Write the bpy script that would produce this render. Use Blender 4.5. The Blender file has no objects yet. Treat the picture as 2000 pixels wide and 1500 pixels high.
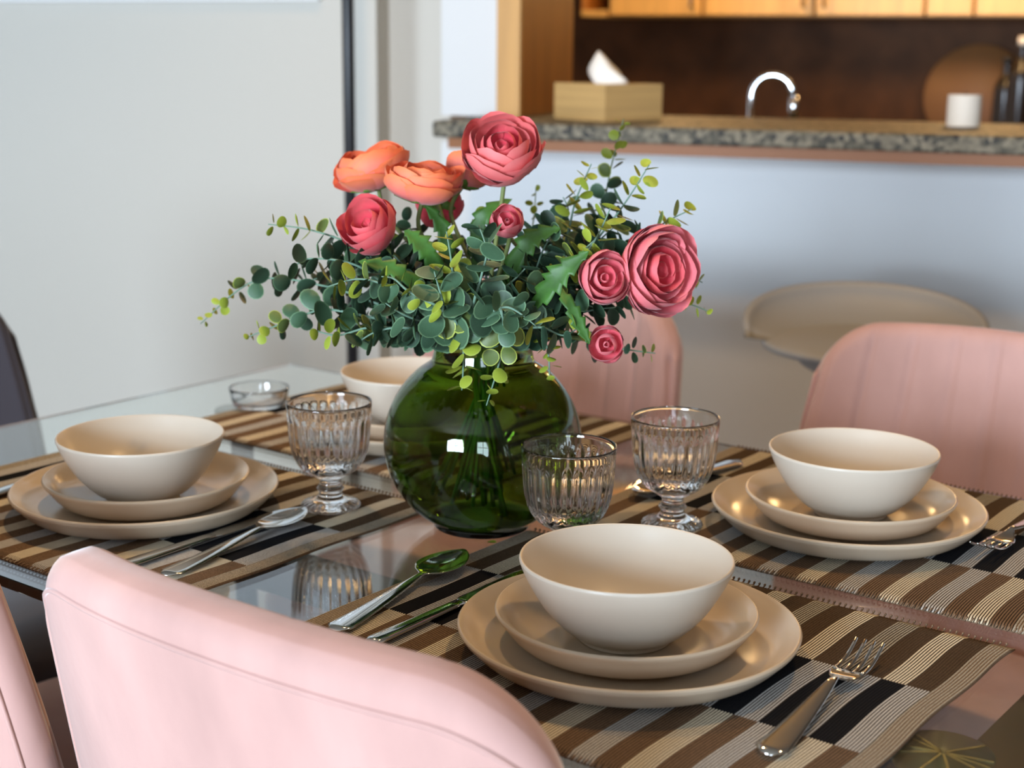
import bpy, math, random
import numpy as np
from mathutils import Vector, Matrix, Quaternion

random.seed(7)
scene = bpy.context.scene
col = scene.collection

# ------------------------------------------------------------------ camera
F_PX, PITCH, ROLL = 2910.5, 0.219165, 0.009835
TZ = 0.75                                     # table top height
CAM = Vector((0, 0, TZ + 0.4497))
_fw = Vector((0, math.cos(PITCH), -math.sin(PITCH)))
_r0 = Vector((1, 0, 0)); _u0 = Vector((0, math.sin(PITCH), math.cos(PITCH)))
_R = _r0 * math.cos(ROLL) + _u0 * math.sin(ROLL)
_U = -_r0 * math.sin(ROLL) + _u0 * math.cos(ROLL)
cd = bpy.data.cameras.new('camera')
cam = bpy.data.objects.new('camera', cd); col.objects.link(cam)
cd.sensor_width = 36; cd.sensor_fit = 'HORIZONTAL'
cd.lens = F_PX / 2000 * 36
M = Matrix((( _R.x, _U.x, -_fw.x, CAM.x), (_R.y, _U.y, -_fw.y, CAM.y), (_R.z, _U.z, -_fw.z, CAM.z), (0, 0, 0, 1)))
cam.matrix_world = M
cd.clip_start = 0.02; cd.clip_end = 60
cd.dof.use_dof = True; cd.dof.focus_distance = 1.20; cd.dof.aperture_fstop = 6.0
scene.camera = cam

# ------------------------------------------------------------------ view / world / lights
vs = scene.view_settings
vs.view_transform = 'Standard'; vs.look = 'None'; vs.gamma = 1; vs.use_curve_mapping = False
vs.exposure = -0.25
scene.cycles.max_bounces = 20; scene.cycles.transmission_bounces = 20; scene.cycles.glossy_bounces = 8
world = bpy.data.worlds.new('world'); scene.world = world; world.use_nodes = True
world.node_tree.nodes['Background'].inputs[0].default_value = (0.86, 0.93, 1.0, 1)
world.node_tree.nodes['Background'].inputs[1].default_value = 1.0

def px_z(x, y, z):                            # pixel ray meets height z
    d = _fw * F_PX + _R * (x - 1000) - _U * (y - 750)
    return CAM + d * ((z - CAM.z) / d.z)
def px_y(x, y, Y):                            # pixel ray meets depth plane Y
    d = _fw * F_PX + _R * (x - 1000) - _U * (y - 750)
    return CAM + d * (Y / d.y)

# table frame: A runs along the long side, B towards the near side
TH = -0.6487
OA = Vector((-0.3263, 2.1446)); DA = Vector((math.cos(TH), math.sin(TH))); DB = Vector((math.sin(TH), -math.cos(TH)))
def tab(a, b, z=TZ):
    q = OA + DA * a + DB * b
    return Vector((q.x, q.y, z))

# room frame: E along the bar wall, N from it towards the viewer
_p0 = px_z(843, 268, 1.045); _p1 = px_z(2000, 304, 1.045)
RE = Vector((_p1.x - _p0.x, _p1.y - _p0.y)).normalized(); RN = Vector((RE.y, -RE.x))
RO = Vector((_p0.x, _p0.y))                   # left front corner of the bar top
RANG = math.atan2(RE.y, RE.x)
def room(s, t, z=0.0):
    q = RO + RE * s + RN * t
    return Vector((q.x, q.y, z))
def room_st(v):
    d = Vector((v.x, v.y)) - RO
    return d.dot(RE), d.dot(RN)
T_BACK = 5.6; S_L = -3.0; S_R = 3.2; ZC = 2.55; T_W = -0.22     # back wall, side walls, ceiling, bar wall face
WIN = [(-0.15, 0.80), (2.35, 0.60)]           # centre s, half width of the windows in the back wall
WZ0, WZ1 = 0.55, 2.15

def light_area(name, loc, aim, sx, sy, power, color):
    l = bpy.data.lights.new(name, 'AREA'); l.shape = 'RECTANGLE'; l.size = sx; l.size_y = sy
    l.energy = power; l.color = color
    o = bpy.data.objects.new(name, l); col.objects.link(o); o.location = loc
    o.rotation_euler = Vector(aim).to_track_quat('-Z', 'Z').to_euler()
    return o
for i, (s, hw) in enumerate(WIN):
    light_area('window_daylight', room(s, T_BACK + 0.12, (WZ0 + WZ1) / 2), (-RN.x, -RN.y, 0), 2 * hw, WZ1 - WZ0, (570, 100)[i], (0.69, 0.835, 1.0))

# ------------------------------------------------------------------ materials
def mat(name, color, rough=0.5, metal=0.0, trans=0.0, ior=1.45, spec=0.5, sheen=0.0, noise=None, bump=None, sub=0.0, emit=None):
    """noise=(scale, amount[, stretch vec]) mixes a darker / lighter tone; bump=(scale, strength[, stretch])"""
    m = bpy.data.materials.new(name); m.use_nodes = True
    nt = m.node_tree; b = nt.nodes['Principled BSDF']
    b.inputs['Base Color'].default_value = (*color, 1)
    b.inputs['Roughness'].default_value = rough; b.inputs['Metallic'].default_value = metal
    b.inputs['Transmission Weight'].default_value = trans; b.inputs['IOR'].default_value = ior
    b.inputs['Specular IOR Level'].default_value = spec
    if sheen:
        b.inputs['Sheen Weight'].default_value = sheen; b.inputs['Sheen Roughness'].default_value = 0.35
    if sub:
        b.inputs['Subsurface Weight'].default_value = sub; b.inputs['Subsurface Radius'].default_value = (0.01, 0.004, 0.003)
    if emit:
        b.inputs['Emission Color'].default_value = (*emit[0], 1); b.inputs['Emission Strength'].default_value = emit[1]
    tc = None
    def coords(st):
        t = nt.nodes.new('ShaderNodeTexCoord'); mp = nt.nodes.new('ShaderNodeMapping')
        mp.inputs['Scale'].default_value = st
        nt.links.new(t.outputs['Object'], mp.inputs['Vector']); return mp.outputs[0]
    if noise:
        n = nt.nodes.new('ShaderNodeTexNoise'); n.inputs['Scale'].default_value = noise[0]; n.inputs['Detail'].default_value = 5
        nt.links.new(coords(noise[2] if len(noise) > 2 else (1, 1, 1)), n.inputs['Vector'])
        r = nt.nodes.new('ShaderNodeValToRGB'); a = noise[1]
        r.color_ramp.elements[0].position = 0.3; r.color_ramp.elements[1].position = 0.7
        r.color_ramp.elements[0].color = (*[c * (1 - a) for c in color], 1)
        r.color_ramp.elements[1].color = (*[min(1, c * (1 + a)) for c in color], 1)
        nt.links.new(n.outputs['Fac'], r.inputs[0]); nt.links.new(r.outputs[0], b.inputs['Base Color'])
    if bump:
        n = nt.nodes.new('ShaderNodeTexNoise'); n.inputs['Scale'].default_value = bump[0]; n.inputs['Detail'].default_value = 4
        nt.links.new(coords(bump[2] if len(bump) > 2 else (1, 1, 1)), n.inputs['Vector'])
        bp = nt.nodes.new('ShaderNodeBump'); bp.inputs['Strength'].default_value = bump[1]; bp.inputs['Distance'].default_value = 0.002
        nt.links.new(n.outputs['Fac'], bp.inputs['Height']); nt.links.new(bp.outputs[0], b.inputs['Normal'])
    return m

def granite():
    m = mat('granite', (0.2, 0.2, 0.19), 0.6, spec=0.25)
    nt = m.node_tree; b = nt.nodes['Principled BSDF']
    t = nt.nodes.new('ShaderNodeTexCoord'); v = nt.nodes.new('ShaderNodeTexVoronoi'); v.inputs['Scale'].default_value = 110
    r = nt.nodes.new('ShaderNodeValToRGB'); e = r.color_ramp.elements
    e[0].position = 0.1; e[0].color = (0.03, 0.03, 0.03, 1); e[1].position = 0.75; e[1].color = (0.22, 0.195, 0.145, 1)
    k = e.new(0.4); k.color = (0.095, 0.088, 0.066, 1)
    nt.links.new(t.outputs['Object'], v.inputs['Vector']); nt.links.new(v.outputs['Color'], r.inputs[0]); nt.links.new(r.outputs[0], b.inputs['Base Color'])
    return m

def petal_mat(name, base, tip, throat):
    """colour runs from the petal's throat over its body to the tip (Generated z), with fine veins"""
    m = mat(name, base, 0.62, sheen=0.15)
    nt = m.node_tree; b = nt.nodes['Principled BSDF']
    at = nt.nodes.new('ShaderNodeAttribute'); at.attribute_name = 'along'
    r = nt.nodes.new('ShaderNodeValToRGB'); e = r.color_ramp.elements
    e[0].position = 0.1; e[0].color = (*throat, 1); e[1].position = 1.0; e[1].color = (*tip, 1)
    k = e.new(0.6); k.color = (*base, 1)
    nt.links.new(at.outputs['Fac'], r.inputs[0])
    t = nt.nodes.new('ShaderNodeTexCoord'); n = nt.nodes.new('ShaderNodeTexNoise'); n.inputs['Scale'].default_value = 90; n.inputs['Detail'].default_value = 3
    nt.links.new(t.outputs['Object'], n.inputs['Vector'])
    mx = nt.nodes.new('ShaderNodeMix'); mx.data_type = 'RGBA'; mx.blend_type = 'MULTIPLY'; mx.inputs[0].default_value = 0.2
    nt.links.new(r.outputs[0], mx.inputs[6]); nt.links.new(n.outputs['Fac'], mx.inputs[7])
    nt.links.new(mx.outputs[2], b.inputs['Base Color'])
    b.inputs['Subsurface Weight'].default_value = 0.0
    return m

MT = {}
MT['wall'] = mat('wall_paint', (0.57, 0.54, 0.48), 0.85)
MT['wall_tan'] = mat('tan_paint', (0.17, 0.125, 0.085), 0.85)
MT['ceiling'] = mat('ceiling_paint', (0.26, 0.235, 0.20), 0.9)
MT['wall_white'] = mat('white_paint', (0.66, 0.67, 0.67), 0.85)
MT['floor'] = mat('floor_wood', (0.33, 0.30, 0.27), 0.4, noise=(6, 0.2, (1, 12, 1)))
MT['granite'] = granite()
MT['wood_orange'] = mat('orange_wood', (0.52, 0.20, 0.035), 0.45, noise=(5, 0.15, (8, 8, 0.6)))
MT['wood_dark'] = mat('dark_wood', (0.20, 0.09, 0.03), 0.5)
MT['wood_edge'] = mat('edge_wood', (0.30, 0.10, 0.022), 0.5)
MT['wood_tan'] = mat('tan_wood', (0.56, 0.30, 0.085), 0.45, noise=(5, 0.15, (8, 8, 0.6)))
MT['wood_door'] = mat('cabinet_wood', (0.78, 0.46, 0.14), 0.4, noise=(5, 0.12, (8, 8, 0.6)))
MT['wood_box'] = mat('box_wood', (0.52, 0.33, 0.13), 0.5, noise=(6, 0.18, (0.6, 0.6, 12)))
MT['brown_tile'] = mat('brown_backsplash', (0.085, 0.034, 0.012), 0.6, spec=0.2, noise=(9, 0.3))
MT['chrome'] = mat('chrome', (0.78, 0.78, 0.78), 0.12, 1.0)
MT['steel'] = mat('polished_steel', (0.70, 0.69, 0.66), 0.09, 1.0)
MT['black'] = mat('black_metal', (0.012, 0.012, 0.014), 0.35)
MT['white_wax'] = mat('white_wax', (0.85, 0.78, 0.68), 0.6)
MT['tissue'] = mat('tissue', (0.88, 0.85, 0.78), 0.9)
MT['ceramic'] = mat('beige_stoneware', (0.56, 0.455, 0.335), 0.20, spec=0.5)
MT['ceramic_bowl'] = mat('pale_stoneware', (0.62, 0.54, 0.44), 0.30, spec=0.45)
MT['glass'] = mat('clear_glass', (1.0, 1.0, 1.0), 0.0, trans=1.0, ior=1.5)
MT['table_glass'] = mat('table_glass', (0.90, 0.955, 0.94), 0.0, trans=1.0, ior=1.52)
MT['vase_glass'] = mat('green_glass', (1, 1, 1), 0.0, trans=1.0, ior=1.5)
_nt = MT['vase_glass'].node_tree; _va = _nt.nodes.new('ShaderNodeVolumeAbsorption')
_va.inputs['Color'].default_value = (0.50, 0.66, 0.10, 1); _va.inputs['Density'].default_value = 760
_nt.links.new(_va.outputs[0], _nt.nodes['Material Output'].inputs['Volume'])
MT['pink'] = mat('pink_velvet', (0.53, 0.315, 0.275), 0.8, sheen=0.8, spec=0.2, noise=(9, 0.16, (1, 1, 0.4)), bump=(60, 0.15))
MT['gray'] = mat('dark_gray_velvet', (0.055, 0.05, 0.06), 0.8, sheen=0.5, spec=0.2)
MT['taupe'] = mat('taupe_leather', (0.33, 0.325, 0.315), 0.5)
MT['m_cream'] = mat('cream_yarn', (0.72, 0.63, 0.47), 0.9, spec=0.1, noise=(900, 0.12))
MT['m_dark'] = mat('dark_brown_yarn', (0.085, 0.055, 0.033), 0.9, spec=0.1, noise=(900, 0.25))
MT['m_tan'] = mat('brown_yarn', (0.20, 0.125, 0.075), 0.9, spec=0.1, noise=(900, 0.25))
MT['m_greige'] = mat('greige_yarn', (0.37, 0.33, 0.26), 0.9, spec=0.1, noise=(1100, 0.5))
MT['m_gray'] = mat('light_gray_yarn', (0.52, 0.50, 0.47), 0.9, spec=0.1, noise=(1100, 0.3))
MT['m_black'] = mat('black_yarn', (0.012, 0.012, 0.014), 0.9, spec=0.1)
MT['m_weft'] = mat('weft_thread', (0.05, 0.036, 0.025), 0.9, spec=0.1)
MT['stem'] = mat('green_stem', (0.16, 0.20, 0.06), 0.6)
MT['stem_e'] = mat('eucalyptus_stem', (0.14, 0.24, 0.17), 0.6)
MT['sepal'] = mat('sepal_green', (0.10, 0.20, 0.03), 0.6)
MT['leaf_g'] = mat('fresh_leaf', (0.045, 0.13, 0.02), 0.5, noise=(60, 0.35))
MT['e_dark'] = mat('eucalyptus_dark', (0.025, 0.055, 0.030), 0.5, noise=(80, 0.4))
MT['e_mid'] = mat('eucalyptus_leaf', (0.055, 0.115, 0.060), 0.5, noise=(80, 0.3))
MT['e_olive'] = mat('eucalyptus_olive', (0.10, 0.14, 0.035), 0.5, noise=(80, 0.3))
MT['e_lime'] = mat('eucalyptus_lime', (0.28, 0.34, 0.035), 0.5, noise=(80, 0.25))
MT['e_rim'] = mat('leaf_rim', (0.13, 0.23, 0.12), 0.5)
MT['e_rim_lime'] = mat('leaf_rim_lime', (0.34, 0.40, 0.07), 0.5)
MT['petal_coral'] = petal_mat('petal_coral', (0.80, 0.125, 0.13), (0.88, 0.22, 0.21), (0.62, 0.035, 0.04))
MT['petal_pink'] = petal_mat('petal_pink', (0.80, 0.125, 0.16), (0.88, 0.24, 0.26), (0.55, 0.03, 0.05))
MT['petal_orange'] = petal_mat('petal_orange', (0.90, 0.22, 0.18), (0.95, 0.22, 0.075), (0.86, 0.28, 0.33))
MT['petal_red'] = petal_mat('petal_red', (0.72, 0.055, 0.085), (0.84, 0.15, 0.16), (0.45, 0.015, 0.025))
MT['glint_gold'] = mat('painted_glint', (0.62, 0.60, 0.30), 0.25, 0.9)  # gold colour painted in for starburst highlights on the disc
MT['disc'] = mat('green_steel_disc', (0.10, 0.13, 0.09), 0.3, 0.7)
MT['paint_white'] = mat('frame_white', (0.8, 0.8, 0.8), 0.4)
MT['dark_bottle'] = mat('dark_bottle', (0.02, 0.014, 0.01), 0.2)

# ------------------------------------------------------------------ mesh helpers
def mesh(name, verts, faces, mats, fmat=None, smooth=True):
    me = bpy.data.meshes.new(name)
    me.from_pydata([tuple(v) for v in verts], [], faces)
    for m in (mats if isinstance(mats, (list, tuple)) else [mats]):
        me.materials.append(MT[m] if isinstance(m, str) else m)
    if fmat is not None:
        me.polygons.foreach_set('material_index', fmat)
    me.polygons.foreach_set('use_smooth', [smooth] * len(me.polygons))
    me.update()
    return me

def obj(name, me, parent=None, loc=(0, 0, 0), rot=None, scale=None):
    o = bpy.data.objects.new(name, me); col.objects.link(o)
    o.parent = parent; o.location = loc
    if rot is not None:
        if isinstance(rot, Quaternion):
            o.rotation_mode = 'QUATERNION'; o.rotation_quaternion = rot
        else:
            o.rotation_euler = rot
    if scale is not None:
        o.scale = scale if hasattr(scale, '__len__') else (scale,) * 3
    return o

def tag(o, label, cat=None, group=None, kind=None):
    if label: o['label'] = label
    if cat: o['category'] = cat
    if group: o['group'] = group
    if kind: o['kind'] = kind
    return o

def thing(name, label, cat, loc=(0, 0, 0), rotz=0.0, group=None):
    o = bpy.data.objects.new(name, None); col.objects.link(o)
    o.location = loc; o.rotation_euler = (0, 0, rotz); o.empty_display_size = 0.05
    return tag(o, label, cat, group)

def copy_tree(o, parent=None):
    c = o.copy(); col.objects.link(c); c.parent = parent
    for ch in list(o.children):
        copy_tree(ch, c)
    return c

def box_data(x0, x1, y0, y1, z0, z1):
    v = [(x, y, z) for z in (z0, z1) for y in (y0, y1) for x in (x0, x1)]
    f = [(0, 2, 3, 1), (4, 5, 7, 6), (0, 1, 5, 4), (1, 3, 7, 5), (3, 2, 6, 7), (2, 0, 4, 6)]
    return v, f
def box(name, x0, x1, y0, y1, z0, z1, m, parent=None, loc=(0, 0, 0), rot=None, bevel=0.0):
    v, f = box_data(x0, x1, y0, y1, z0, z1)
    o = obj(name, mesh(name, v, f, m, smooth=False), parent, loc, rot)
    if bevel:
        b = o.modifiers.new('b', 'BEVEL'); b.width = bevel; b.segments = 3; b.limit_method = 'NONE'
    return o

def lathe_data(prof, seg=64, rfun=None):
    """prof: [(r, z)...]; closes with the axis when r == 0. rfun(r, z, k, phi) may flute the radius"""
    v, f = [], []
    rings = []
    for k, (r, z) in enumerate(prof):
        if r < 1e-7:
            rings.append([len(v)]); v.append((0, 0, z)); continue
        ring = []
        for i in range(seg):
            a = 2 * math.pi * i / seg
            rr = rfun(r, z, k, a) if rfun else r
            ring.append(len(v)); v.append((rr * math.cos(a), rr * math.sin(a), z))
        rings.append(ring)
    for a, b in zip(rings[:-1], rings[1:]):
        for i in range(seg):
            j = (i + 1) % seg
            if len(a) == 1 and len(b) == 1: continue
            if len(a) == 1: f.append((a[0], b[j], b[i]))
            elif len(b) == 1: f.append((a[i], a[j], b[0]))
            else: f.append((a[i], a[j], b[j], b[i]))
    return v, f
def lathe(name, prof, m, seg=64, parent=None, loc=(0, 0, 0), rfun=None, rot=None):
    v, f = lathe_data(prof, seg, rfun)
    return obj(name, mesh(name, v, f, m), parent, loc, rot)

def smooth_prof(pts, n=8):
    """Catmull-Rom through profile points"""
    out = []
    P = [pts[0]] + list(pts) + [pts[-1]]
    for i in range(1, len(P) - 2):
        p0, p1, p2, p3 = [np.array(q, float) for q in P[i - 1:i + 3]]
        for k in range(n):
            t = k / n
            q = 0.5 * ((2 * p1) + (-p0 + p2) * t + (2 * p0 - 5 * p1 + 4 * p2 - p3) * t * t + (-p0 + 3 * p1 - 3 * p2 + p3) * t ** 3)
            out.append(tuple(q))
    out.append(tuple(pts[-1])); return out

def spline(pts, n=10):
    return [Vector(q) for q in smooth_prof([tuple(p) for p in pts], n)]

def tube_data(pts, rad, seg=8, caps=True, v0=0):
    pts = [Vector(p) for p in pts]
    if not hasattr(rad, '__len__'): rad = [rad] * len(pts)
    v, f = [], []
    up = Vector((0, 0, 1)); prev = None
    for i, p in enumerate(pts):
        t = (pts[min(i + 1, len(pts) - 1)] - pts[max(i - 1, 0)]).normalized()
        if prev is None:
            n = t.cross(up)
            if n.length < 1e-4: n = t.cross(Vector((1, 0, 0)))
        else:
            n = prev - t * prev.dot(t)
        n.normalize(); prev = n; b = t.cross(n)
        for k in range(seg):
            a = 2 * math.pi * k / seg
            v.append(p + (n * math.cos(a) + b * math.sin(a)) * rad[i])
    for i in range(len(pts) - 1):
        for k in range(seg):
            j = (k + 1) % seg
            f.append((v0 + i * seg + k, v0 + i * seg + j, v0 + (i + 1) * seg + j, v0 + (i + 1) * seg + k))
    if caps:
        f.append(tuple(v0 + k for k in reversed(range(seg)))); f.append(tuple(v0 + (len(pts) - 1) * seg + k for k in range(seg)))
    return v, f
def tube(name, pts, rad, m, parent=None, seg=8, loc=(0, 0, 0), rot=None):
    v, f = tube_data(pts, rad, seg)
    return obj(name, mesh(name, v, f, m), parent, loc, rot)

def z_to(d, twist=0.0):
    q = Vector(d).normalized().to_track_quat('Z', 'Y')
    return q @ Quaternion((0, 0, 1), twist)

# ------------------------------------------------------------------ the room
def rbox(name, s0, s1, t0, t1, z0, z1, m, parent=None, **k):
    """box in room coordinates (s along the bar wall, t towards the viewer)"""
    o = box(name, s0, s1, -t1, -t0, z0, z1, m, parent, **k)
    if parent is None:
        o.location = (RO.x, RO.y, 0); o.rotation_euler = (0, 0, RANG)
    return o
def struct(o):
    o['kind'] = 'structure'; return o

S_OPEN = room_st(px_y(977, 150, 2.80))[0]
def wall_hit(x, y, t):                        # pixel meets the vertical plane t = const
    d = _fw * F_PX + _R * (x - 1000) - _U * (y - 750)
    d2 = Vector((d.x, d.y)); k = (t - (Vector((CAM.x, CAM.y)) - RO).dot(RN)) / d2.dot(RN)
    return CAM + d * k
S_OPEN = room_st(wall_hit(977, 150, T_W))[0]
S_BAR0 = room_st(wall_hit(862, 150, T_W))[0]
T_LEFT = -0.30
S_LEFT1 = room_st(wall_hit(736, 150, T_LEFT))[0]
T_KIT = -2.75
ZO = 1.075                                    # bar top
tag(struct(rbox('floor', S_L, S_R + 0.6, -3.4, T_BACK, -0.04, 0, 'floor')), 'dark brown wooden floor under the dining table')
struct(rbox('ceiling', S_L, S_R + 0.6, -3.4, T_BACK, ZC, ZC + 0.05, 'ceiling'))
struct(rbox('wall_left', S_L, S_LEFT1, T_LEFT - 0.12, T_LEFT, 0, ZC, 'wall'))
struct(rbox('wall_recess', S_LEFT1 - 0.6, room_st(wall_hit(880, 150, -0.36))[0], -0.46, -0.36, 0, ZC, 'wall'))
w = struct(rbox('wall_bar', S_BAR0, S_R + 0.6, T_W - 0.14, T_W, 0, ZO - 0.05, 'wall_white'))
rbox('upper_panel', S_BAR0, S_OPEN, -T_W * 0 + T_W - 0.14, T_W, ZO + 0.0008, ZC - 0.001, 'wall_white', w)
struct(rbox('wall_side', S_L - 0.1, S_L, T_LEFT, T_BACK, 0, ZC, 'wall_tan'))
struct(rbox('wall_right', S_R + 0.6, S_R + 0.7, -3.4, T_BACK, 0, ZC, 'wall_tan'))
struct(rbox('wall_kitchen', S_OPEN - 1.2, S_R + 0.6, T_KIT - 0.1, T_KIT - 0.002, 0, ZC, 'brown_tile'))
# back wall with two windows
edges = [S_L]
for s, hw in sorted(WIN): edges += [s - hw, s + hw]
edges.append(S_R + 0.6)
wb = struct(rbox('wall_back', S_L, S_R + 0.6, T_BACK, T_BACK + 0.1, 0, WZ0, 'wall_tan'))
rbox('upper_panel', S_L, S_R + 0.6, T_BACK, T_BACK + 0.1, WZ1, ZC, 'wall_tan', wb)
for k in range(0, len(edges), 2):
    rbox('pier', edges[k], edges[k + 1], T_BACK, T_BACK + 0.1, WZ0, WZ1, 'wall_tan', wb)
for i, (s, hw) in enumerate(WIN):
    wo = struct(rbox('window_%d' % (i + 1), s - hw, s + hw, T_BACK - 0.02, T_BACK + 0.05, WZ0 - 0.03, WZ0 + 0.03, 'paint_white'))
    rbox('window_frame', s - hw, s + hw, T_BACK + 0.01, T_BACK + 0.05, WZ1 - 0.05, WZ1, 'paint_white', wo)
    for q in (-hw, -0.025, hw - 0.05):
        rbox('mullion', s + q, s + q + 0.05, T_BACK + 0.01, T_BACK + 0.05, WZ0, WZ1, 'paint_white', wo)
    rbox('glazing_bar', s - hw, s + hw, T_BACK + 0.015, T_BACK + 0.045, WZ0 + 0.95, WZ0 + 1.0, 'paint_white', wo)

# wooden lining of the pass-through
tr = struct(rbox('trim_1', S_OPEN, S_OPEN + 0.022, T_W - 0.36, T_W + 0.0, ZO + 0.0008, ZC - 0.001, 'wood_orange'))
d0 = room_st(wall_hit(1016, 150, T_W + 0.012))[0]
rbox('casing', S_OPEN - 0.002, d0, T_W, T_W + 0.015, ZO + 0.0008, ZC - 0.001, 'wood_tan', tr)
rbox('lining_panel', S_OPEN, S_OPEN + 0.03, T_W - 0.36, T_W, ZO + 0.0008, ZC - 0.001, 'wood_orange', tr)

# bar top
bc = thing('bar_counter', 'speckled grey granite bar top with a brown wooden edge strip below', 'counter', (RO.x, RO.y, 0), RANG)
box('granite_top', 0, S_R + 0.6, 0, 0.50, ZO - 0.03, ZO, 'granite', bc, bevel=0.006)
box('wood_edge', 0.025, S_R + 0.6, 0.018, 0.48, ZO - 0.05, ZO - 0.0302, 'wood_edge', bc)

# ------------------------------------------------------------------ kitchen beyond the pass-through
def on_bar(x, t):                             # point on the bar top on the pixel column x, at room depth t
    q = wall_hit(x, 240, t); return Vector((q.x, q.y, ZO))
KF = T_KIT + 0.34                             # front of the wall cabinets
ZK = wall_hit(1500, 32, KF).z
s_k = [room_st(wall_hit(x, 20, KF))[0] for x in (1134, 1188, 1372, 1590, 1806, 1902, 2140)]
cat_lab = ['wall cabinet with an open shelf beside the orange jamb', 'wide yellow wood wall cabinet above the tissue box', 'yellow wood wall cabinet left of the paired handles, above the tap',
           'yellow wood wall cabinet right of the paired handles', 'narrow bright yellow wall cabinet door at the upper right', 'yellow wood wall cabinet in the upper right corner']
for i in range(6):
    s0, s1 = s_k[i] + 0.003, s_k[i + 1] - 0.003
    c = thing('wall_cabinet', cat_lab[i], 'cabinet', room(s0, KF, ZK), RANG, 'kitchen wall cabinets')
    wdt = s1 - s0
    if i == 0:
        box('shelf', 0, wdt, 0, 0.33, 0, 0.02, 'wood_door', c); box('side_panel', 0, 0.02, 0, 0.33, 0.02, 0.8, 'wood_orange', c)
        box('back_panel', 0, wdt, 0.31, 0.33, 0.02, 0.8, 'brown_tile', c)
    else:
        box('body', 0, wdt, 0.02, 0.33, 0, 0.8, 'wood_tan', c)
        d = box('door', 0.002, wdt - 0.002, 0, 0.019, 0.004, 0.8, 'wood_door', c, bevel=0.003)
        hx = {1: wdt - 0.03, 2: wdt - 0.03, 3: 0.03}.get(i)
        if hx is not None:
            tube('handle', [(hx, 0.0, 0.03), (hx, -0.03, 0.03), (hx, -0.03, 0.14), (hx, 0.0, 0.14)], 0.006, 'chrome', d)
kc = thing('kitchen_counter', 'low kitchen worktop behind the bar, below the tap', 'counter', room(S_OPEN + 0.02, T_W - 0.16, 0), RANG)
box('worktop', 0, 3.2, 0, 0.55, 0.86, 0.90, 'granite', kc); box('body', 0, 3.2, 0.02, 0.5, 0, 0.86, 'wood_orange', kc)
bcn = thing('back_counter', 'dark worktop along the brown kitchen backsplash', 'counter', room(S_OPEN + 0.02, T_KIT + 0.6, 0), RANG)
box('worktop', 0, 3.2, 0, 0.6, 0.86, 0.90, 'granite', bcn); box('body', 0, 3.2, 0.03, 0.6, 0, 0.86, 'wood_orange', bcn)

# tap
q = wall_hit(1466, 240, T_W - 0.42)
fa = thing('kitchen_tap', 'chrome gooseneck kitchen tap behind the granite bar', 'tap', (q.x, q.y, 0.90), RANG)
ztop = wall_hit(1500, 146, T_W - 0.42).z - 0.90
rr = 0.044
arc = [(0, 0, 0), (0, 0, ztop - rr)] + [(rr - rr * math.cos(a), 0, ztop - rr + rr * math.sin(a)) for a in np.linspace(0.3, math.pi, 9)]
tube('spout', arc, 0.0075, 'chrome', fa, 10)
tube('spray_head', [(2 * rr, 0, ztop - rr), (2 * rr + 0.002, 0, ztop - rr - 0.02), (2 * rr + 0.004, 0, ztop - rr - 0.05)], [0.009, 0.011, 0.010], 'chrome', fa, 12)
lathe('base', [(0, 0), (0.025, 0), (0.025, 0.012), (0.014, 0.02), (0.014, 0.05), (0, 0.05)], 'chrome', 20, fa)
tube('lever', [(0.012, 0, 0.035), (0.05, -0.01, 0.055), (0.075, -0.012, 0.075)], [0.006, 0.006, 0.010], 'chrome', fa, 10)

# tissue box, seen across its corner
q = on_bar(1186, T_W - 0.02)
tb = thing('tissue_box', 'light wooden tissue box with a white tissue on the granite bar', 'tissue box', q, RANG + math.radians(-34))
hb = 0.068; a_, b_ = 0.078, 0.07
for nm, dims in (('long_side', (-a_, a_, -b_, -b_ + 0.008)), ('long_side', (-a_, a_, b_ - 0.008, b_)), ('short_side', (-a_, -a_ + 0.008, -b_ + 0.008, b_ - 0.008)), ('short_side', (a_ - 0.008, a_, -b_ + 0.008, b_ - 0.008))):
    box(nm, *dims, 0, hb, 'wood_box', tb)
box('lid', -a_ + 0.008, a_ - 0.008, -b_ + 0.008, b_ - 0.008, hb - 0.009, hb - 0.002, 'wood_box', tb)
tv, tf = [], []
rnd = random.Random(3)
for i in range(7):
    for k in range(14):
        a = 2 * math.pi * k / 14; v = i / 6
        r = (0.016 + 0.030 * math.sin(math.pi * min(1, v * 0.70 + 0.2)) * (1 + 0.30 * math.sin(3 * a + 4 * v))) * (1 - 0.25 * v)
        tv.append((r * math.cos(a) + 0.012 * (v - .5) * -1, r * 0.7 * math.sin(a), hb - 0.006 + 0.05 * v * (1 + 0.35 * math.cos(a + 2.6))))
for i in range(6):
    for k in range(14):
        j = (k + 1) % 14; tf.append((i * 14 + k, i * 14 + j, (i + 1) * 14 + j, (i + 1) * 14 + k))
tf.append(tuple(6 * 14 + k for k in range(14)))
obj('tissue', mesh('tissue', tv, tf, 'tissue'), tb)

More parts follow.
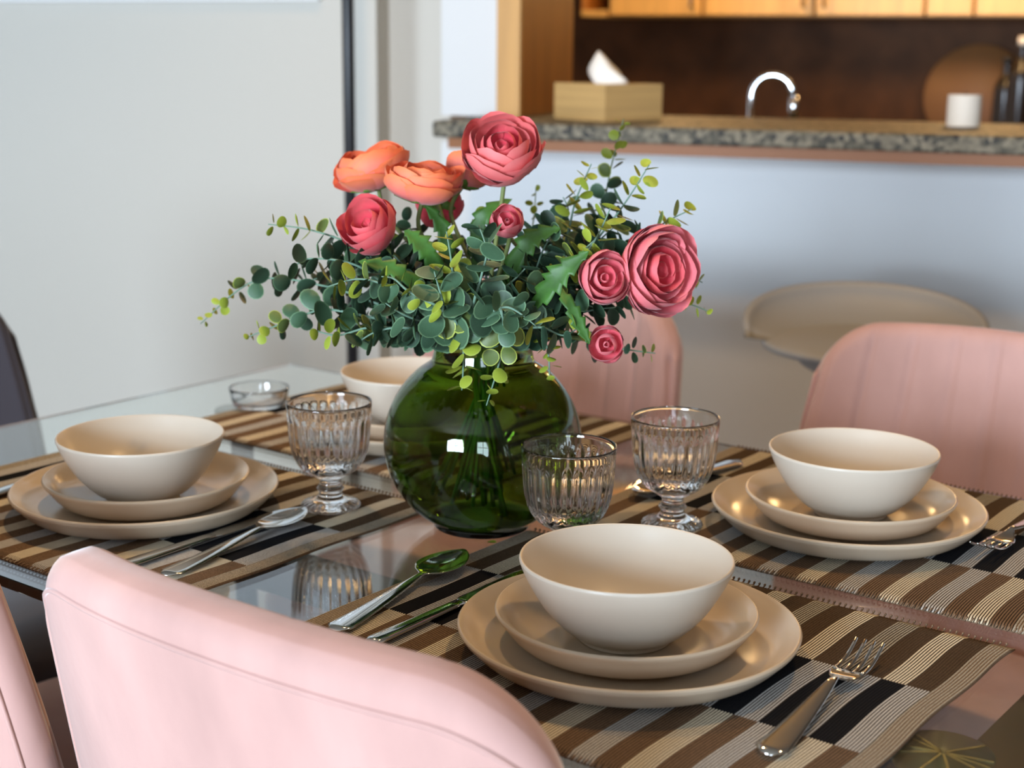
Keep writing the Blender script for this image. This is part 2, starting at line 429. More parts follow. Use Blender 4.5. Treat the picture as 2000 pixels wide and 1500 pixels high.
# candle, chopping board, bottles on the right
q = on_bar(1881, T_W - 0.12)
cn = thing('candle', 'thick white candle on the granite bar', 'candle', q)
hc = wall_hit(1881, 186, T_W - 0.12).z - ZO
lathe('wax', smooth_prof([(0, 0), (0.028, 0), (0.030, 0.003), (0.030, hc - 0.004), (0.027, hc), (0.012, hc - 0.002), (0, hc - 0.004)], 4), 'white_wax', 32, cn)
tube('wick', [(0, 0, hc - 0.006), (0.001, 0, hc + 0.006)], 0.001, 'black', cn, 6)
q = wall_hit(1905, 200, T_KIT + 0.14)
cb = thing('chopping_board', 'round wooden chopping board leaning on the brown backsplash', 'chopping board', (q.x, q.y, 0.90), RANG)
rb = 0.17
tilt = math.radians(-10)
lathe('board', [(0, -0.009), (rb - 0.004, -0.009), (rb, -0.005), (rb, 0.005), (rb - 0.004, 0.009), (0, 0.009)], 'wood_dark', 48, cb, (0, 0.05, rb + 0.002), rot=(math.pi / 2 + tilt, 0, 0))
for i, (x, hh, lab) in enumerate(((1962, 0.30, 'dark brown bottle beside the chopping board'), (1990, 0.36, 'tall dark bottle with a pale cap at the right edge'))):
    q = wall_hit(x, 200, T_KIT + 0.30 + 0.12 * i)
    bt = thing('bottle', lab, 'bottle', (q.x, q.y, 0.90), 0, 'kitchen bottles')
    lathe('body', smooth_prof([(0, 0), (0.034, 0.001), (0.036, 0.01), (0.036, hh * 0.62), (0.028, hh * 0.74), (0.014, hh * 0.82), (0.013, hh * 0.93), (0, hh * 0.93)], 5), 'dark_bottle', 24, bt)
    lathe('cap', [(0, hh * 0.93), (0.016, hh * 0.93), (0.016, hh), (0, hh)], 'white_wax' if i else 'black', 20, bt)

# bar stool
q = px_y(1692, 600, 2.22)
st = thing('bar_stool', 'taupe bar stool with a low curved shell against the white bar wall', 'stool', (q.x, q.y, 0), RANG + 0.20)
zr = px_y(1692, 566, 2.30).z
sv, sf = [], []
NU, NV = 48, 8
for side in (0, 1):
    for i in range(NU + 1):
        u = i / NU; a = math.radians(-10 + 200 * u)
        hgt = 0.006 + 0.062 * max(0, math.sin(math.pi * u)) ** 0.55
        for k in range(NV + 1):
            v = k / NV
            r = 0.115 + 0.068 * math.sin(v * math.pi / 2) - 0.016 * side * (1 - 0.4 * v)
            z = zr - 0.068 + hgt * v * v * 0.35 + hgt * v * 0.65
            sv.append((r * 1.0 * math.cos(a), r * 0.95 * math.sin(a), z))
n1 = (NU + 1) * (NV + 1)
for side in (0, 1):
    for i in range(NU):
        for k in range(NV):
            a = side * n1 + i * (NV + 1) + k; b = a + 1; c = a + NV + 2; d = a + NV + 1
            sf.append((a, b, c, d) if side else (a, d, c, b))
for i in range(NU):
    for k in (0, NV):
        a = i * (NV + 1) + k; b = a + NV + 1
        sf.append((a, b, b + n1, a + n1) if k else (a, a + n1, b + n1, b))
for i in (0, NU):
    for k in range(NV):
        a = i * (NV + 1) + k
        sf.append((a, a + 1, a + 1 + n1, a + n1) if i else (a, a + n1, a + 1 + n1, a + 1))
obj('back_shell', mesh('back_shell', sv, sf, 'taupe'), st)
lathe('seat', smooth_prof([(0, zr - 0.113), (0.08, zr - 0.111), (0.13, zr - 0.066), (0.15, zr - 0.078), (0.148, zr - 0.066), (0.10, zr - 0.060), (0, zr - 0.062)], 5), 'taupe', 40, st)
lathe('pillar', [(0, 0.02), (0.028, 0.02), (0.028, zr - 0.112), (0, zr - 0.112)], 'chrome', 20, st)
lathe('base', smooth_prof([(0, 0), (0.20, 0), (0.20, 0.006), (0.06, 0.018), (0.03, 0.03), (0, 0.03)], 4), 'black', 40, st)

# arc floor lamp: black pole in front of the wall
q = wall_hit(684, 350, T_LEFT + 0.20)
lp = thing('floor_lamp', 'thin black floor lamp pole standing before the pale wall', 'lamp', (q.x, q.y, 0), RANG)
lathe('base', smooth_prof([(0, 0), (0.15, 0), (0.15, 0.015), (0.14, 0.02), (0, 0.02)], 3), 'black', 40, lp)
tube('pole', [(0, 0, 0.015), (0, 0, 1.2), (0, 0, 2.05)], 0.012, 'black', lp, 14)
tube('arm', [(0, 0, 2.04)] + [(-0.45 + 0.45 * math.cos(a), -0.02, 2.05 + 0.28 * math.sin(a)) for a in np.linspace(0, math.pi * 0.95, 14)], 0.008, 'black', lp, 10)
lathe('lamp_shade', smooth_prof([(0.02, 2.06), (0.05, 2.05), (0.13, 1.93), (0.128, 1.93), (0.048, 2.045), (0.018, 2.052)], 4), 'black', 36, lp, (-0.90, -0.02, 0))

# picture on the left wall, only its lower edge shows
q = wall_hit(630, 2, T_LEFT); s1, _ = room_st(q)
pc = thing('picture', 'framed picture at the top edge on the pale wall', 'picture', room(s1 - 1.3, T_LEFT, q.z), RANG)
for a in ((0, 1.3, 0, 0.03), (0, 1.3, 0.77, 0.8), (0, 0.03, 0.03, 0.77), (1.27, 1.3, 0.03, 0.77)):
    box('frame', a[0], a[1], -0.02, 0, a[2], a[3], 'paint_white', pc)
box('print', 0.03, 1.27, -0.008, -0.002, 0.03, 0.77, 'wall_white', pc)

# ------------------------------------------------------------------ dining table
LT, WT, TT = 1.36, 0.80, 0.010
ta = thing('dining_table', 'rectangular glass dining table set for four', 'table', (OA.x, OA.y, 0), TH)
# local x = A, local -y = B
box('glass_top', 0, LT, -WT, 0, TZ - TT, TZ, 'table_glass', ta, bevel=0.0012)
_dq = px_z(1840, 1487, TZ - TT - 0.0005); _dv = Vector((_dq.x, _dq.y)) - OA; DAa, DBb = _dv.dot(DA), _dv.dot(DB)
for (a, b) in ((0.15, 0.235), (1.24, 0.11), (0.106, 0.70), (DAa, DBb)):
    lg = tube('leg', [(a, -b, 0), (a, -b, TZ - TT - 0.008)], 0.0145, 'black', ta, 20)
    dsc = lathe('mounting_disc', [(0, -0.007), (0.034, -0.007), (0.034, -0.0005), (0, -0.0005)], 'disc', 40, lg, (a, -b, TZ - TT))
for ang in (12, -4, -20, 55, 150, 165, 195, 215, 300, 265):  # thin strips standing in for the radial reflections of the brushed disc
    a = math.radians(ang)
    px0, py0 = DAa, -DBb
    box('glint_line', 0.002, 0.033, -0.0009, 0.0009, 0, 0.0003, 'glint_gold', lg, (px0, py0, TZ - TT - 0.0005), (0, 0, a))
box('rail', 1.243, 1.30, -0.76, -0.04, TZ - TT - 0.045, TZ - TT - 0.001, 'black', ta)
box('rail', 0.12, 1.275, -0.42, -0.38, TZ - TT - 0.14, TZ - TT - 0.10, 'black', ta)

# ------------------------------------------------------------------ placemats
ML, MW = 0.465, 0.365
def make_mat():
    NC, CORD, TRIM = 23, 8, 0.017
    cw = (ML - 2 * TRIM) / NC
    rows = 42
    v, f, fm = [], [], []
    names = ['m_cream', 'm_dark', 'm_tan', 'm_greige', 'm_gray', 'm_black', 'm_weft']
    NAMEI = {n: i for i, n in enumerate(names)}
    xs, cmat = [], []                          # (x, height) stations and what lies between
    for s in range(int(round(TRIM / cw * CORD))):
        xs.append((s * cw / CORD, 0, -1))
    base = [(TRIM, k) for k in range(NC)]
    st_x = []
    tr_n = 7
    for k in range(tr_n): st_x += [(k / tr_n * TRIM, -1, k)]
    stations = []
    def cords(x0, n, w, c):
        for k in range(n):
            a = x0 + k * w
            stations.append((a, 0.0, c, True)); stations.append((a + w * 0.19, 0.75, c, False))
            stations.append((a + w * 0.5, 1.0, c, False)); stations.append((a + w * 0.81, 0.75, c, False))
    cords(0, 7, TRIM / 7, -1)
    for c in range(NC): cords(TRIM + c * cw, CORD, cw / CORD, c)
    cords(ML - TRIM, 7, TRIM / 7, -1)
    stations.append((ML, 0.0, -1, True))
    S = len(stations)
    for j in range(rows + 1):
        y = j / rows
        hem = 1.0
        e = min(y, 1 - y) * MW
        end = math.sqrt(max(0.0, min(1.0, e / 0.006)))
        for (x, h, c, g) in stations:
            wob = 0.0009 * math.sin(5 * y * math.pi + x * 9) * (0.4 + x / ML) + 0.006 * max(0, (x / ML - 0.3)) * math.exp(-e / 0.03)
            z = 0.0004 + (0.0009 + 0.0017 * h) * (0.25 + 0.75 * end) + 0.0007 * math.exp(-((e - 0.006) / 0.003) ** 2)
            v.append((x + wob, -y * MW, z))
    far = ['m_greige', 'm_cream', 'm_dark', 'm_greige']
    seqs = {0: ('m_dark', 'm_cream', 'm_dark', 'm_greige'), 1: ('m_gray', 'm_black', 'm_gray', 'm_black'), 2: ('m_tan', 'm_cream', 'm_tan', 'm_gray')}
    for j in range(rows):
        ym = (j + 0.5) / rows; row = min(2, int(ym * 3))
        for i in range(S - 1):
            c = stations[i][2]
            if c < 0: m = 'm_greige'
            else: m = seqs[row][c % 4]
            if stations[i][3] or stations[i + 1][3]:
                m = 'm_weft' if m not in ('m_black', 'm_dark') else m
                if c < 0: m = 'm_tan'
            f.append((j * S + i, (j + 1) * S + i, (j + 1) * S + i + 1, j * S + i + 1)); fm.append(NAMEI[m])
    n0 = len(v)                                # underside and border
    loop = [i for i in range(S)] + [j * S + S - 1 for j in range(1, rows + 1)] + [rows * S + i for i in range(S - 2, -1, -1)] + [j * S for j in range(rows - 1, 0, -1)]
    for i in loop: v.append((v[i][0], v[i][1], 0.0))
    L = len(loop)
    for k in range(L):
        f.append((loop[k], loop[(k + 1) % L], n0 + (k + 1) % L, n0 + k)); fm.append(NAMEI['m_tan'])
    return mesh('placemat', v, f, names, fm, smooth=True)
mat_me = make_mat()
hv, hf = [], []                                # looped hem: one small loop per pair of cords
nl = 92
for k in range(nl):
    x = (k + 0.5) / nl * (ML - 0.004) + 0.002
    pts = [(x + 0.0008 * math.cos(t), -0.0022 * math.sin(t) , 0.0022 + 0.0016 * math.cos(t)) for t in np.linspace(-0.6, math.pi + 0.6, 6)]
    a, b = tube_data(pts, 0.00075, 5, True, len(hv)); hv += a; hf += b
hem_me = mesh('hem', hv, hf, 'm_tan')
MATS = [('near', 0.745, 0.410, 'striped woven placemat under the nearest plates, with spoon and fork'),
        ('left', 0.162, 0.410, 'striped woven placemat at the left under the shaded beige plates'),
        ('right', 0.745, 0.010, 'striped woven placemat at the right by the velvet chair back'),
        ('far', 0.163, -0.004, 'striped woven placemat farthest away, behind the green vase')]
for nm, a, b, lab in MATS:
    q = tab(a, b, TZ)
    o = obj('placemat', mat_me, None, (q.x, q.y, TZ + 0.0002), (0, 0, TH)); tag(o, lab, 'placemat', 'four placemats')
    for yy, fl in ((0.0, -1), (-MW, 1)):
        h = obj('hem', hem_me, o, (0, yy, 0)); h.scale = (1, fl, 1); h['kind'] = 'stuff'

# ------------------------------------------------------------------ crockery
def plate_prof(R, H, flat, t=0.0042):
    inner = [(0, 0.0075), (flat * 0.6, 0.0075), (flat * 0.95, 0.0080), (flat + (R - flat) * 0.45, 0.0075 + (H - 0.0075) * 0.30), (R - 0.008, H - 0.0045), (R - 0.003, H - 0.0008)]
    rim = [(R - 0.0014, H), (R - 0.0002, H - 0.0010), (R, H - 0.0024)]
    outer = [(R - 0.003, H - 0.0068), (flat + (R - flat) * 0.50, (H - 0.0075) * 0.26), (flat * 1.0, 0.0012), (flat * 0.93, 0.0), (flat * 0.86, 0.0), (flat * 0.84, 0.0022), (0, 0.0022)]
    return smooth_prof(inner + rim + outer, 6)
big_me = mesh('dinner_plate', *lathe_data(plate_prof(0.130, 0.0258, 0.092), 96), 'ceramic')
small_me = mesh('side_plate', *lathe_data(plate_prof(0.100, 0.0285, 0.066), 96), 'ceramic')
BH = 0.0640
bowl_prof = smooth_prof([(0, 0.0075), (0.020, 0.0080), (0.040, 0.0145), (0.058, 0.0290), (0.0705, 0.0470), (0.0772, BH - 0.0025), (0.0784, BH - 0.0004), (0.0794, BH), (0.0801, BH - 0.0012), (0.0798, BH - 0.0040),
    (0.0740, 0.0465), (0.0620, 0.0265), (0.0465, 0.0100), (0.0370, 0.0045), (0.0352, 0.0028), (0.0350, 0.0003), (0.0330, 0.0), (0.0310, 0.0006), (0.0300, 0.0026), (0, 0.0026)], 6)
bowl_me = mesh('bowl', *lathe_data(bowl_prof, 96), 'ceramic_bowl')
SET = {'F': ((0.0885, 1.0642), (-.0017, -.0066), (-.0001, .0042), (.0017, .0024)),
       'L': ((-0.3612, 1.4146), (-.0001, -.0090), (.0005, .0060), (-.0004, .0030)),
       'R': ((0.3267, 1.3800), (.0009, -.0018), (.0008, .0026), (-.0018, -.0008)),
       'B': ((-0.1216, 1.7151), (0, 0), (0, 0), (0, 0))}
WHERE = {'F': 'in the nearest place setting', 'L': 'in the shaded place setting at the left', 'R': 'in the place setting at the right', 'B': 'in the far setting behind the green vase'}
ZM = TZ + 0.0034
for k, (c, ob, os_, ol) in SET.items():
    o = obj('dinner_plate', big_me, None, (c[0] + ol[0], c[1] + ol[1], ZM)); tag(o, 'large round beige dinner plate ' + WHERE[k], 'plate', 'dinner plates')
    o = obj('side_plate', small_me, None, (c[0] + os_[0], c[1] + os_[1], ZM + 0.0080)); tag(o, 'smaller beige side plate under the bowl ' + WHERE[k], 'plate', 'side plates')
    o = obj('bowl', bowl_me, None, (c[0] + ob[0] , c[1] + ob[1], ZM + 0.0160)); tag(o, 'plain pale beige bowl ' + WHERE[k], 'bowl', 'bowls')

# ------------------------------------------------------------------ glassware
def flute(z0, z1, n, depth):
    def fn(r, z, k, a):
        if z < z0 or z > z1: return r
        e = min(1, (z - z0) / 0.006, (z1 - z) / 0.004)
        return r - depth * max(0, e) * (0.5 - 0.5 * math.cos(n * a)) ** 0.6
    return fn
gob_out = [(0, 0.0006), (0.024, 0.0), (0.0288, 0.0012), (0.0292, 0.0036), (0.0262, 0.0062), (0.0180, 0.0090), (0.0118, 0.0140), (0.0122, 0.0180), (0.0138, 0.0200), (0.0122, 0.0222), (0.0102, 0.0260), (0.0118, 0.0300), (0.0185, 0.0345),
           (0.0280, 0.0410), (0.0345, 0.0500), (0.0385, 0.0620), (0.0405, 0.0760), (0.0415, 0.0920), (0.0424, 0.1075)]
gob_in = [(0.0420, 0.1092), (0.0410, 0.1088), (0.0402, 0.1060), (0.0388, 0.0900), (0.0376, 0.0740), (0.0352, 0.0620), (0.0300, 0.0520), (0.0200, 0.0445), (0.0100, 0.0420), (0, 0.0415)]
def fl_gob(r, z, k, a):
    if k < len(GO) and 0.045 < z < 0.096:
        return flute(0.045, 0.096, 26, 0.0016)(r, z, k, a)
    if k < len(GO) and 0.002 < z < 0.008 and r > 0.016:
        return r + 0.0006 * math.cos(26 * a)
    return r
GO = smooth_prof(gob_out, 4); GI = smooth_prof(gob_in, 3)
gob_me = mesh('goblet', *lathe_data(GO + GI, 208, fl_gob), 'glass')
def onto(me, name, x, y, lab, cat, z=TZ + 0.0005, group=None, rot=0.0):
    q = px_z(x, y, z); o = obj(name, me, None, (q.x, q.y, z), (0, 0, rot)); return tag(o, lab, cat, group)
onto(gob_me, 'goblet', 646, 990, 'clear ribbed glass goblet left of the green vase', 'glass', ZM, 'ribbed goblets')
onto(gob_me, 'goblet', 1312, 1027, 'clear ribbed glass goblet at the right, before the pink chairs', 'glass', ZM, 'ribbed goblets', 0.1)
onto(gob_me, 'goblet', 1107, 1099, 'clear ribbed glass goblet in front of the green vase', 'glass', ZM, 'ribbed goblets', 0.05)
dish_prof = smooth_prof([(0, 0), (0.028, 0.0), (0.034, 0.004), (0.038, 0.022), (0.0372, 0.0235), (0.036, 0.0225), (0.032, 0.007), (0.025, 0.004), (0, 0.004)], 4)
q = px_z(507, 797, TZ)
tag(obj('glass_dish', mesh('glass_dish', *lathe_data(dish_prof, 48), 'glass'), None, (q.x, q.y, TZ + 0.004)), 'small low clear glass dish at the far left of the table', 'dish')

# vase
VC = Vector((-0.0275, 1.3833))
R0 = 0.0950
vo = [(0, 0.0015), (0.030, 0.0012), (0.038, 0.0), (0.046, 0.0018)]
for a in np.linspace(-58, 58, 13):
    a = math.radians(a); vo.append((R0 * math.cos(a), 0.0855 + R0 * 0.96 * math.sin(a)))
vo += [(0.0475, 0.1700), (0.0465, 0.1780), (0.0480, 0.1880), (0.0500, 0.1940)]
vi = [(0.0494, 0.1954), (0.0480, 0.1945), (0.0455, 0.1880), (0.0440, 0.1780), (0.0450, 0.1700)]
for a in np.linspace(56, -62, 13):
    a = math.radians(a); vi.append(((R0 - 0.0030) * math.cos(a), 0.0855 + (R0 * 0.96 - 0.003) * math.sin(a)))
vi += [(0.030, 0.0075), (0, 0.0070)]
vase = thing('vase', 'round dark green glass vase holding the bouquet', 'vase', (VC.x, VC.y, TZ + 0.0003))
lathe('glass_body', smooth_prof(vo, 4) + smooth_prof(vi, 4), 'vase_glass', 96, vase)

# ------------------------------------------------------------------ cutlery
def strip_data(st, nu=8, v0=0):
    """st: list of (y, half width, z centre, sag, thickness); runs along y"""
    v, f = [], []
    n = nu + 1
    for (y, hw, z, sag, th, *xo) in st:
        x0 = xo[0] if xo else 0
        for i in range(n):
            u = -1 + 2 * i / nu; top = z - sag * (1 - u * u)
            v.append((x0 + u * hw, y, top + th * 0.5 * (1 - u * u) ** 0.5))
        for i in range(n):
            u = 1 - 2 * i / nu; top = z - sag * (1 - u * u)
            v.append((x0 + u * hw, y, top - th * 0.5 * (1 - u * u) ** 0.5 - 0.0004))
    m = 2 * n
    for j in range(len(st) - 1):
        for i in range(m):
            k = (i + 1) % m
            f.append((v0 + j * m + i, v0 + j * m + k, v0 + (j + 1) * m + k, v0 + (j + 1) * m + i))
    f.append(tuple(v0 + i for i in reversed(range(m)))); f.append(tuple(v0 + (len(st) - 1) * m + i for i in range(m)))
    return v, f
def handle_st(y0, y1, zend=0.003, zn=0.010):
    """from the handle end y0 (wide, resting) to the neck y1"""
    out = []
    for t in np.linspace(0, 1, 14):
        hw = 0.0095 * (1 - t) ** 0.8 + 0.0028
        hw *= min(1, math.sqrt((t + 0.004) / 0.05))
        z = zend + (zn - zend) * t ** 1.6
        out.append((y0 + (y1 - y0) * t, hw, z, 0.0, 0.0030 if t > 0.3 else 0.0024 + 0.002 * t))
    return out
def spoon_mesh():
    bowl = []
    for t in np.linspace(0.03, 0.995, 18):
        hw = 0.0205 * math.sin(math.pi * t ** 0.82) ** 0.62
        bowl.append((0.130 + 0.068 * t, max(hw, 0.0022), 0.0105 + 0.001 * t, 0.0078 * math.sin(math.pi * t) ** 0.8, 0.0014))
    v, f = strip_data(handle_st(0, 0.128) + bowl, 10)
    return mesh('spoon', v, f, 'steel')
def knife_mesh():
    st = []
    for t in np.linspace(0, 1, 12):
        st.append((0.112 * t, 0.0088 * min(1, math.sqrt((t + 0.004) / 0.06)) * (1 - 0.35 * t), 0.0042, 0, 0.0052 - 0.0012 * t))
    v, f = strip_data(st, 8)
    bl = []
    for t in np.linspace(0, 1, 14):
        hw = 0.0095 * (1 - 0.15 * t) * min(1, math.sqrt((1.002 - t) / 0.14)) * min(1, 0.5 + t * 4)
        bl.append((0.112 + 0.103 * t, max(hw, 0.0004), 0.0040, 0, 0.0012, -0.002 * t))
    v2, f2 = strip_data(bl, 6)
    return mesh('handle', v, f, 'steel'), mesh('blade', v2, f2, 'steel')
def fork_meshes():
    hd = handle_st(0, 0.122, 0.003, 0.012)
    for t in np.linspace(0.06, 1, 8):
        hd.append((0.122 + 0.028 * t, 0.0028 + 0.0100 * math.sin(t * math.pi / 2) ** 1.2, 0.012 - 0.0055 * math.sin(t * 2.2), 0.0016 * t, 0.0017))
    v, f = strip_data(hd, 10)
    tines = []
    ze = hd[-1][2]
    for k in range(4):
        x = -0.0105 + 0.0070 * k
        stn = [(0.1485 + 0.046 * t, 0.0020 * (1 - 0.45 * t), ze - 0.0016 * (1 - ((x) / 0.0128) ** 2) * (1 - t) - 0.002 * math.sin(math.pi * t) + 0.0075 * t * t, 0, 0.0017, x) for t in np.linspace(0, 1, 9)]
        v2, f2 = strip_data(stn, 4); tines.append(mesh('tine', v2, f2, 'steel'))
    return mesh('handle', v, f, 'steel'), tines
spoon_me = spoon_mesh(); kh_me, kb_me = knife_mesh(); fh_me, ft_mes = fork_meshes()
def place(a0, b0, a1, b1):                     # handle end -> tip on the table
    p, q = tab(a0, b0), tab(a1, b1); d = q - p
    return Vector((p.x, p.y, ZM + 0.0004)), math.atan2(d.y, d.x) - math.pi / 2
def spoon(lab, *ab):
    p, r = place(*ab); tag(obj('spoon', spoon_me, None, p, (0, 0, r)), lab, 'spoon', 'spoons')
def knife(lab, *ab):
    p, r = place(*ab); t = thing('knife', lab, 'knife', p, r, 'knives'); obj('handle', kh_me, t); obj('blade', kb_me, t)
def fork(lab, *ab):
    p, r = place(*ab); t = thing('fork', lab, 'fork', p, r, 'forks'); obj('handle', fh_me, t)
    for m in ft_mes: obj('tine', m, t)
spoon('polished spoon on the nearest placemat, left of the plates', 0.783, 0.722, 0.755, 0.515)
knife('polished knife partly under the edge of the nearest plate', 0.824, 0.728, 0.824, 0.52)
spoon('polished spoon in front of the left goblet', 0.582, 0.722, 0.555, 0.515)
knife('polished knife between the left plates and the spoon', 0.537, 0.737, 0.533, 0.52)
fork('polished four-tined fork lying on the nearest placemat at the lower right', 1.150, 0.700, 1.134, 0.50)
fork('polished fork on the right placemat, cut by the picture edge', 1.125, 0.035, 1.118, 0.235)
spoon('polished spoon behind the right goblet', 0.788, 0.078, 0.776, 0.278)
fork('polished fork at the far left edge beside the shaded plates', 0.262, 0.720, 0.266, 0.52)

# ------------------------------------------------------------------ chairs
def chair_back(W=0.236, zb=0.40, zt=0.862, T=0.046, rc=0.075, grooves=True):
    NU, NV = 120, 44
    def top(x):
        e = abs(x) - (W - rc)
        crown = 0.012 * (1 - (x / W) ** 2)
        return zt - 0.012 + crown - (rc * (1 - math.sqrt(max(0, 1 - (e / rc) ** 2))) if e > 0 else 0)
    def mid(u, v):
        wv = W * (1.02 - 0.05 * v) + 0.012 * math.sin(math.pi * v)
        x = u * wv
        z = zb + v * (top(u * W) - zb)
        h = (z - zb) / (zt - zb)
        y = 0.185 + 0.075 * h ** 1.2 - (0.045 + 0.02 * (1 - h)) * abs(u) ** 2.2
        return Vector((x, y, z))
    us = [math.sin(math.pi / 2 * (-1 + 2 * i / NU)) for i in range(NU + 1)]
    vs_ = [math.sin(math.pi / 2 * j / NV) for j in range(NV + 1)]
    P = [[mid(u, vj) for vj in vs_] for u in us]
    v, f = [], []
    for side in (1, -1):
        for i, u in enumerate(us):
            for j in range(NV + 1):
                du = P[min(i + 1, NU)][j] - P[max(i - 1, 0)][j]; dv = P[i][min(j + 1, NV)] - P[i][max(j - 1, 0)]
                n = du.cross(dv)
                n = Vector((0, -1, 0)) if n.length < 1e-9 else n.normalized()
                dx = W - abs(u) * W; dz = zt + 0.002 - 0.012 * u * u - P[i][j].z
                if dx < rc and dz < rc: e = max(0.0, rc - math.hypot(rc - dx, rc - dz))
                else: e = max(0.0, min(dx, dz))
                if j == NV: e = 0.0
                g = math.sqrt(max(0, 1 - (1 - min(1, e / 0.024)) ** 2))
                off = T / 2 * g
                if side == 1 and grooves:
                    gx = (u * W / 0.056) % 1.0
                    off -= 0.0055 * math.exp(-((min(gx, 1 - gx)) / 0.07) ** 2) * min(1, e / 0.03)
                v.append(P[i][j] + n * off * side)
    n1 = (NU + 1) * (NV + 1)
    for side in (0, 1):
        for i in range(NU):
            for j in range(NV):
                a = side * n1 + i * (NV + 1) + j
                q = (a, a + NV + 1, a + NV + 2, a + 1)
                f.append(q if side == 0 else q[::-1])
    for i in range(NU):                       # open bottom edge
        a = i * (NV + 1); f.append((a, a + n1, a + NV + 1 + n1, a + NV + 1))
    path = []                                 # piping on the rear face, following the contour
    def rear(u, vv):
        i = min(range(NU + 1), key=lambda k: abs(us[k] - u)); j = int(round(vv * NV)); return Vector(v[n1 + i * (NV + 1) + j])
    JT = int(NV * 0.80)
    for j in range(2, JT): path.append(rear(-0.93, j / NV))
    for u in np.linspace(-0.93, 0.93, 60)[1:-1]: path.append(rear(u, JT / NV))
    for j in range(JT - 1, 1, -1): path.append(rear(0.93, j / NV))
    return v, f, path
cbv, cbf, cpath = chair_back()
seat_v, seat_f = [], []
NS = 40
prof = [(0.0, 0.395), (0.85, 0.395), (0.97, 0.402), (1.0, 0.425), (1.0, 0.45), (0.97, 0.472), (0.85, 0.483), (0.5, 0.488), (0.0, 0.490)]
for (k, z) in prof:
    for i in range(NS):
        a = 2 * math.pi * i / NS
        cx, sx = math.cos(a), math.sin(a)
        ex = math.copysign(abs(cx) ** 0.45, cx) * 0.205 * k; ey = math.copysign(abs(sx) ** 0.45, sx) * 0.200 * k
        seat_v.append((ex, ey - 0.035, z))
for j in range(len(prof) - 1):
    for i in range(NS):
        k = (i + 1) % NS
        seat_f.append((j * NS + i, j * NS + k, (j + 1) * NS + k, (j + 1) * NS + i))
CH = {}
for cm in ('pink', 'gray'):
    CH[cm] = (mesh('backrest', cbv, cbf, cm), mesh('seat', seat_v, seat_f, cm), mesh('piping', *tube_data(cpath, 0.0022, 6), cm))
leg_me = {}
for sx in (-1, 1):
    for sy in (-1, 1):
        leg_me[sx, sy] = mesh('leg', *tube_data([(sx * 0.15, sy * 0.14 - 0.03, 0.40), (sx * 0.205, sy * 0.205 - 0.03, 0.0)], [0.014, 0.008], 12), 'black')
def chair(lab, cm, loc, rotz, group):
    t = thing('dining_chair', lab, 'chair', loc, rotz, group)
    b = obj('backrest', CH[cm][0], t); obj('piping', CH[cm][2], b); obj('seat', CH[cm][1], t)
    for k in leg_me: obj('leg', leg_me[k], t)
    return t
# chair local: +y is the rear; near side chairs have their rear towards +B
RB = math.atan2(DB.y, DB.x) - math.pi / 2     # local +y -> +B
def at_table(a, b): q = tab(a, b, 0); return q
chair('pink velvet dining chair seen from behind in the foreground', 'pink', at_table(0.880, 0.665), RB, 'pink velvet chairs')
chair('pink velvet dining chair cut by the lower left picture edge', 'pink', at_table(0.330, 0.680), RB + 0.02, 'pink velvet chairs')
chair('pink velvet dining chair across the table behind the right bowl', 'pink', at_table(0.925, -0.085), RB + math.pi - 0.03, 'pink velvet chairs')
chair('pink velvet dining chair behind the green vase', 'pink', at_table(0.275, -0.050), RB + math.pi, 'pink velvet chairs')
chair('dark grey velvet chair at the left head of the table', 'gray', at_table(-0.145, 0.462), RB - math.pi / 2, None)

# ------------------------------------------------------------------ flowers
MOUTH = Vector((VC.x, VC.y, TZ + 0.206))
def in_vase(p):                                # keep a stem point inside the vase's inner wall
    z = p.z - TZ
    if z > 0.200: return p
    if z > 0.160: lim = 0.0385
    else: lim = math.sqrt(max(0.0004, (R0 - 0.007) ** 2 - ((z - 0.0855) / 0.96) ** 2))
    if z < 0.172: lim = min(lim, 0.0385 + max(0, 0.172 - z) * 1.2)
    d = Vector((p.x - VC.x, p.y - VC.y))
    if d.length > lim: d *= lim / d.length
    return Vector((VC.x + d.x, VC.y + d.y, max(p.z, TZ + 0.012)))
def off_vase(p):                               # keep a hanging stem point outside the vase
    z = p.z - TZ
    d = Vector((p.x - VC.x, p.y - VC.y))
    if z > 0.199 or d.length < 0.044: return p if z > 0.199 else in_vase(p)
    lim = 0.0535 if z > 0.168 else math.sqrt(max(0.0004, (R0 + 0.004) ** 2 - ((z - 0.0855) / 0.96) ** 2))
    if d.length < lim: d *= lim / d.length
    return Vector((VC.x + d.x, VC.y + d.y, p.z))
def petal_data(r, psimax, hw, squash, flare, rnd, nu=8, nv=9):
    """a petal as a patch of a cup of radius r; axis +z, cup bottom at z = 0"""
    v, f, al = [], [], []
    ph = rnd.uniform(0, 6)
    for j in range(nv + 1):
        t = j / nv
        for i in range(nu + 1):
            u = -1 + 2 * i / nu
            wdt = hw * (0.30 + 0.70 * math.sin(min(1, t * 1.25) * math.pi / 2))
            psi = t * psimax * (1 - 0.20 * abs(u) ** 2.6) + 0.04 * math.sin(3 * u + ph) * t
            rr = r * (1 + 0.06 * math.sin(2.3 * u + ph + 2 * t) * t * t) * (1 + 0.05 * (1 - abs(u)) * t) + flare * r * t ** 4
            phi = u * wdt
            rho = rr * math.sin(psi)
            v.append((rho * math.cos(phi), rho * math.sin(phi), squash * (r - rr * math.cos(psi)) + 0.0006 * math.cos(7 * u + ph) * t))
            al.append(t)
    for j in range(nv):
        for i in range(nu):
            a = j * (nu + 1) + i
            f.append((a, a + 1, a + nu + 2, a + nu + 1))
    return v, f, al
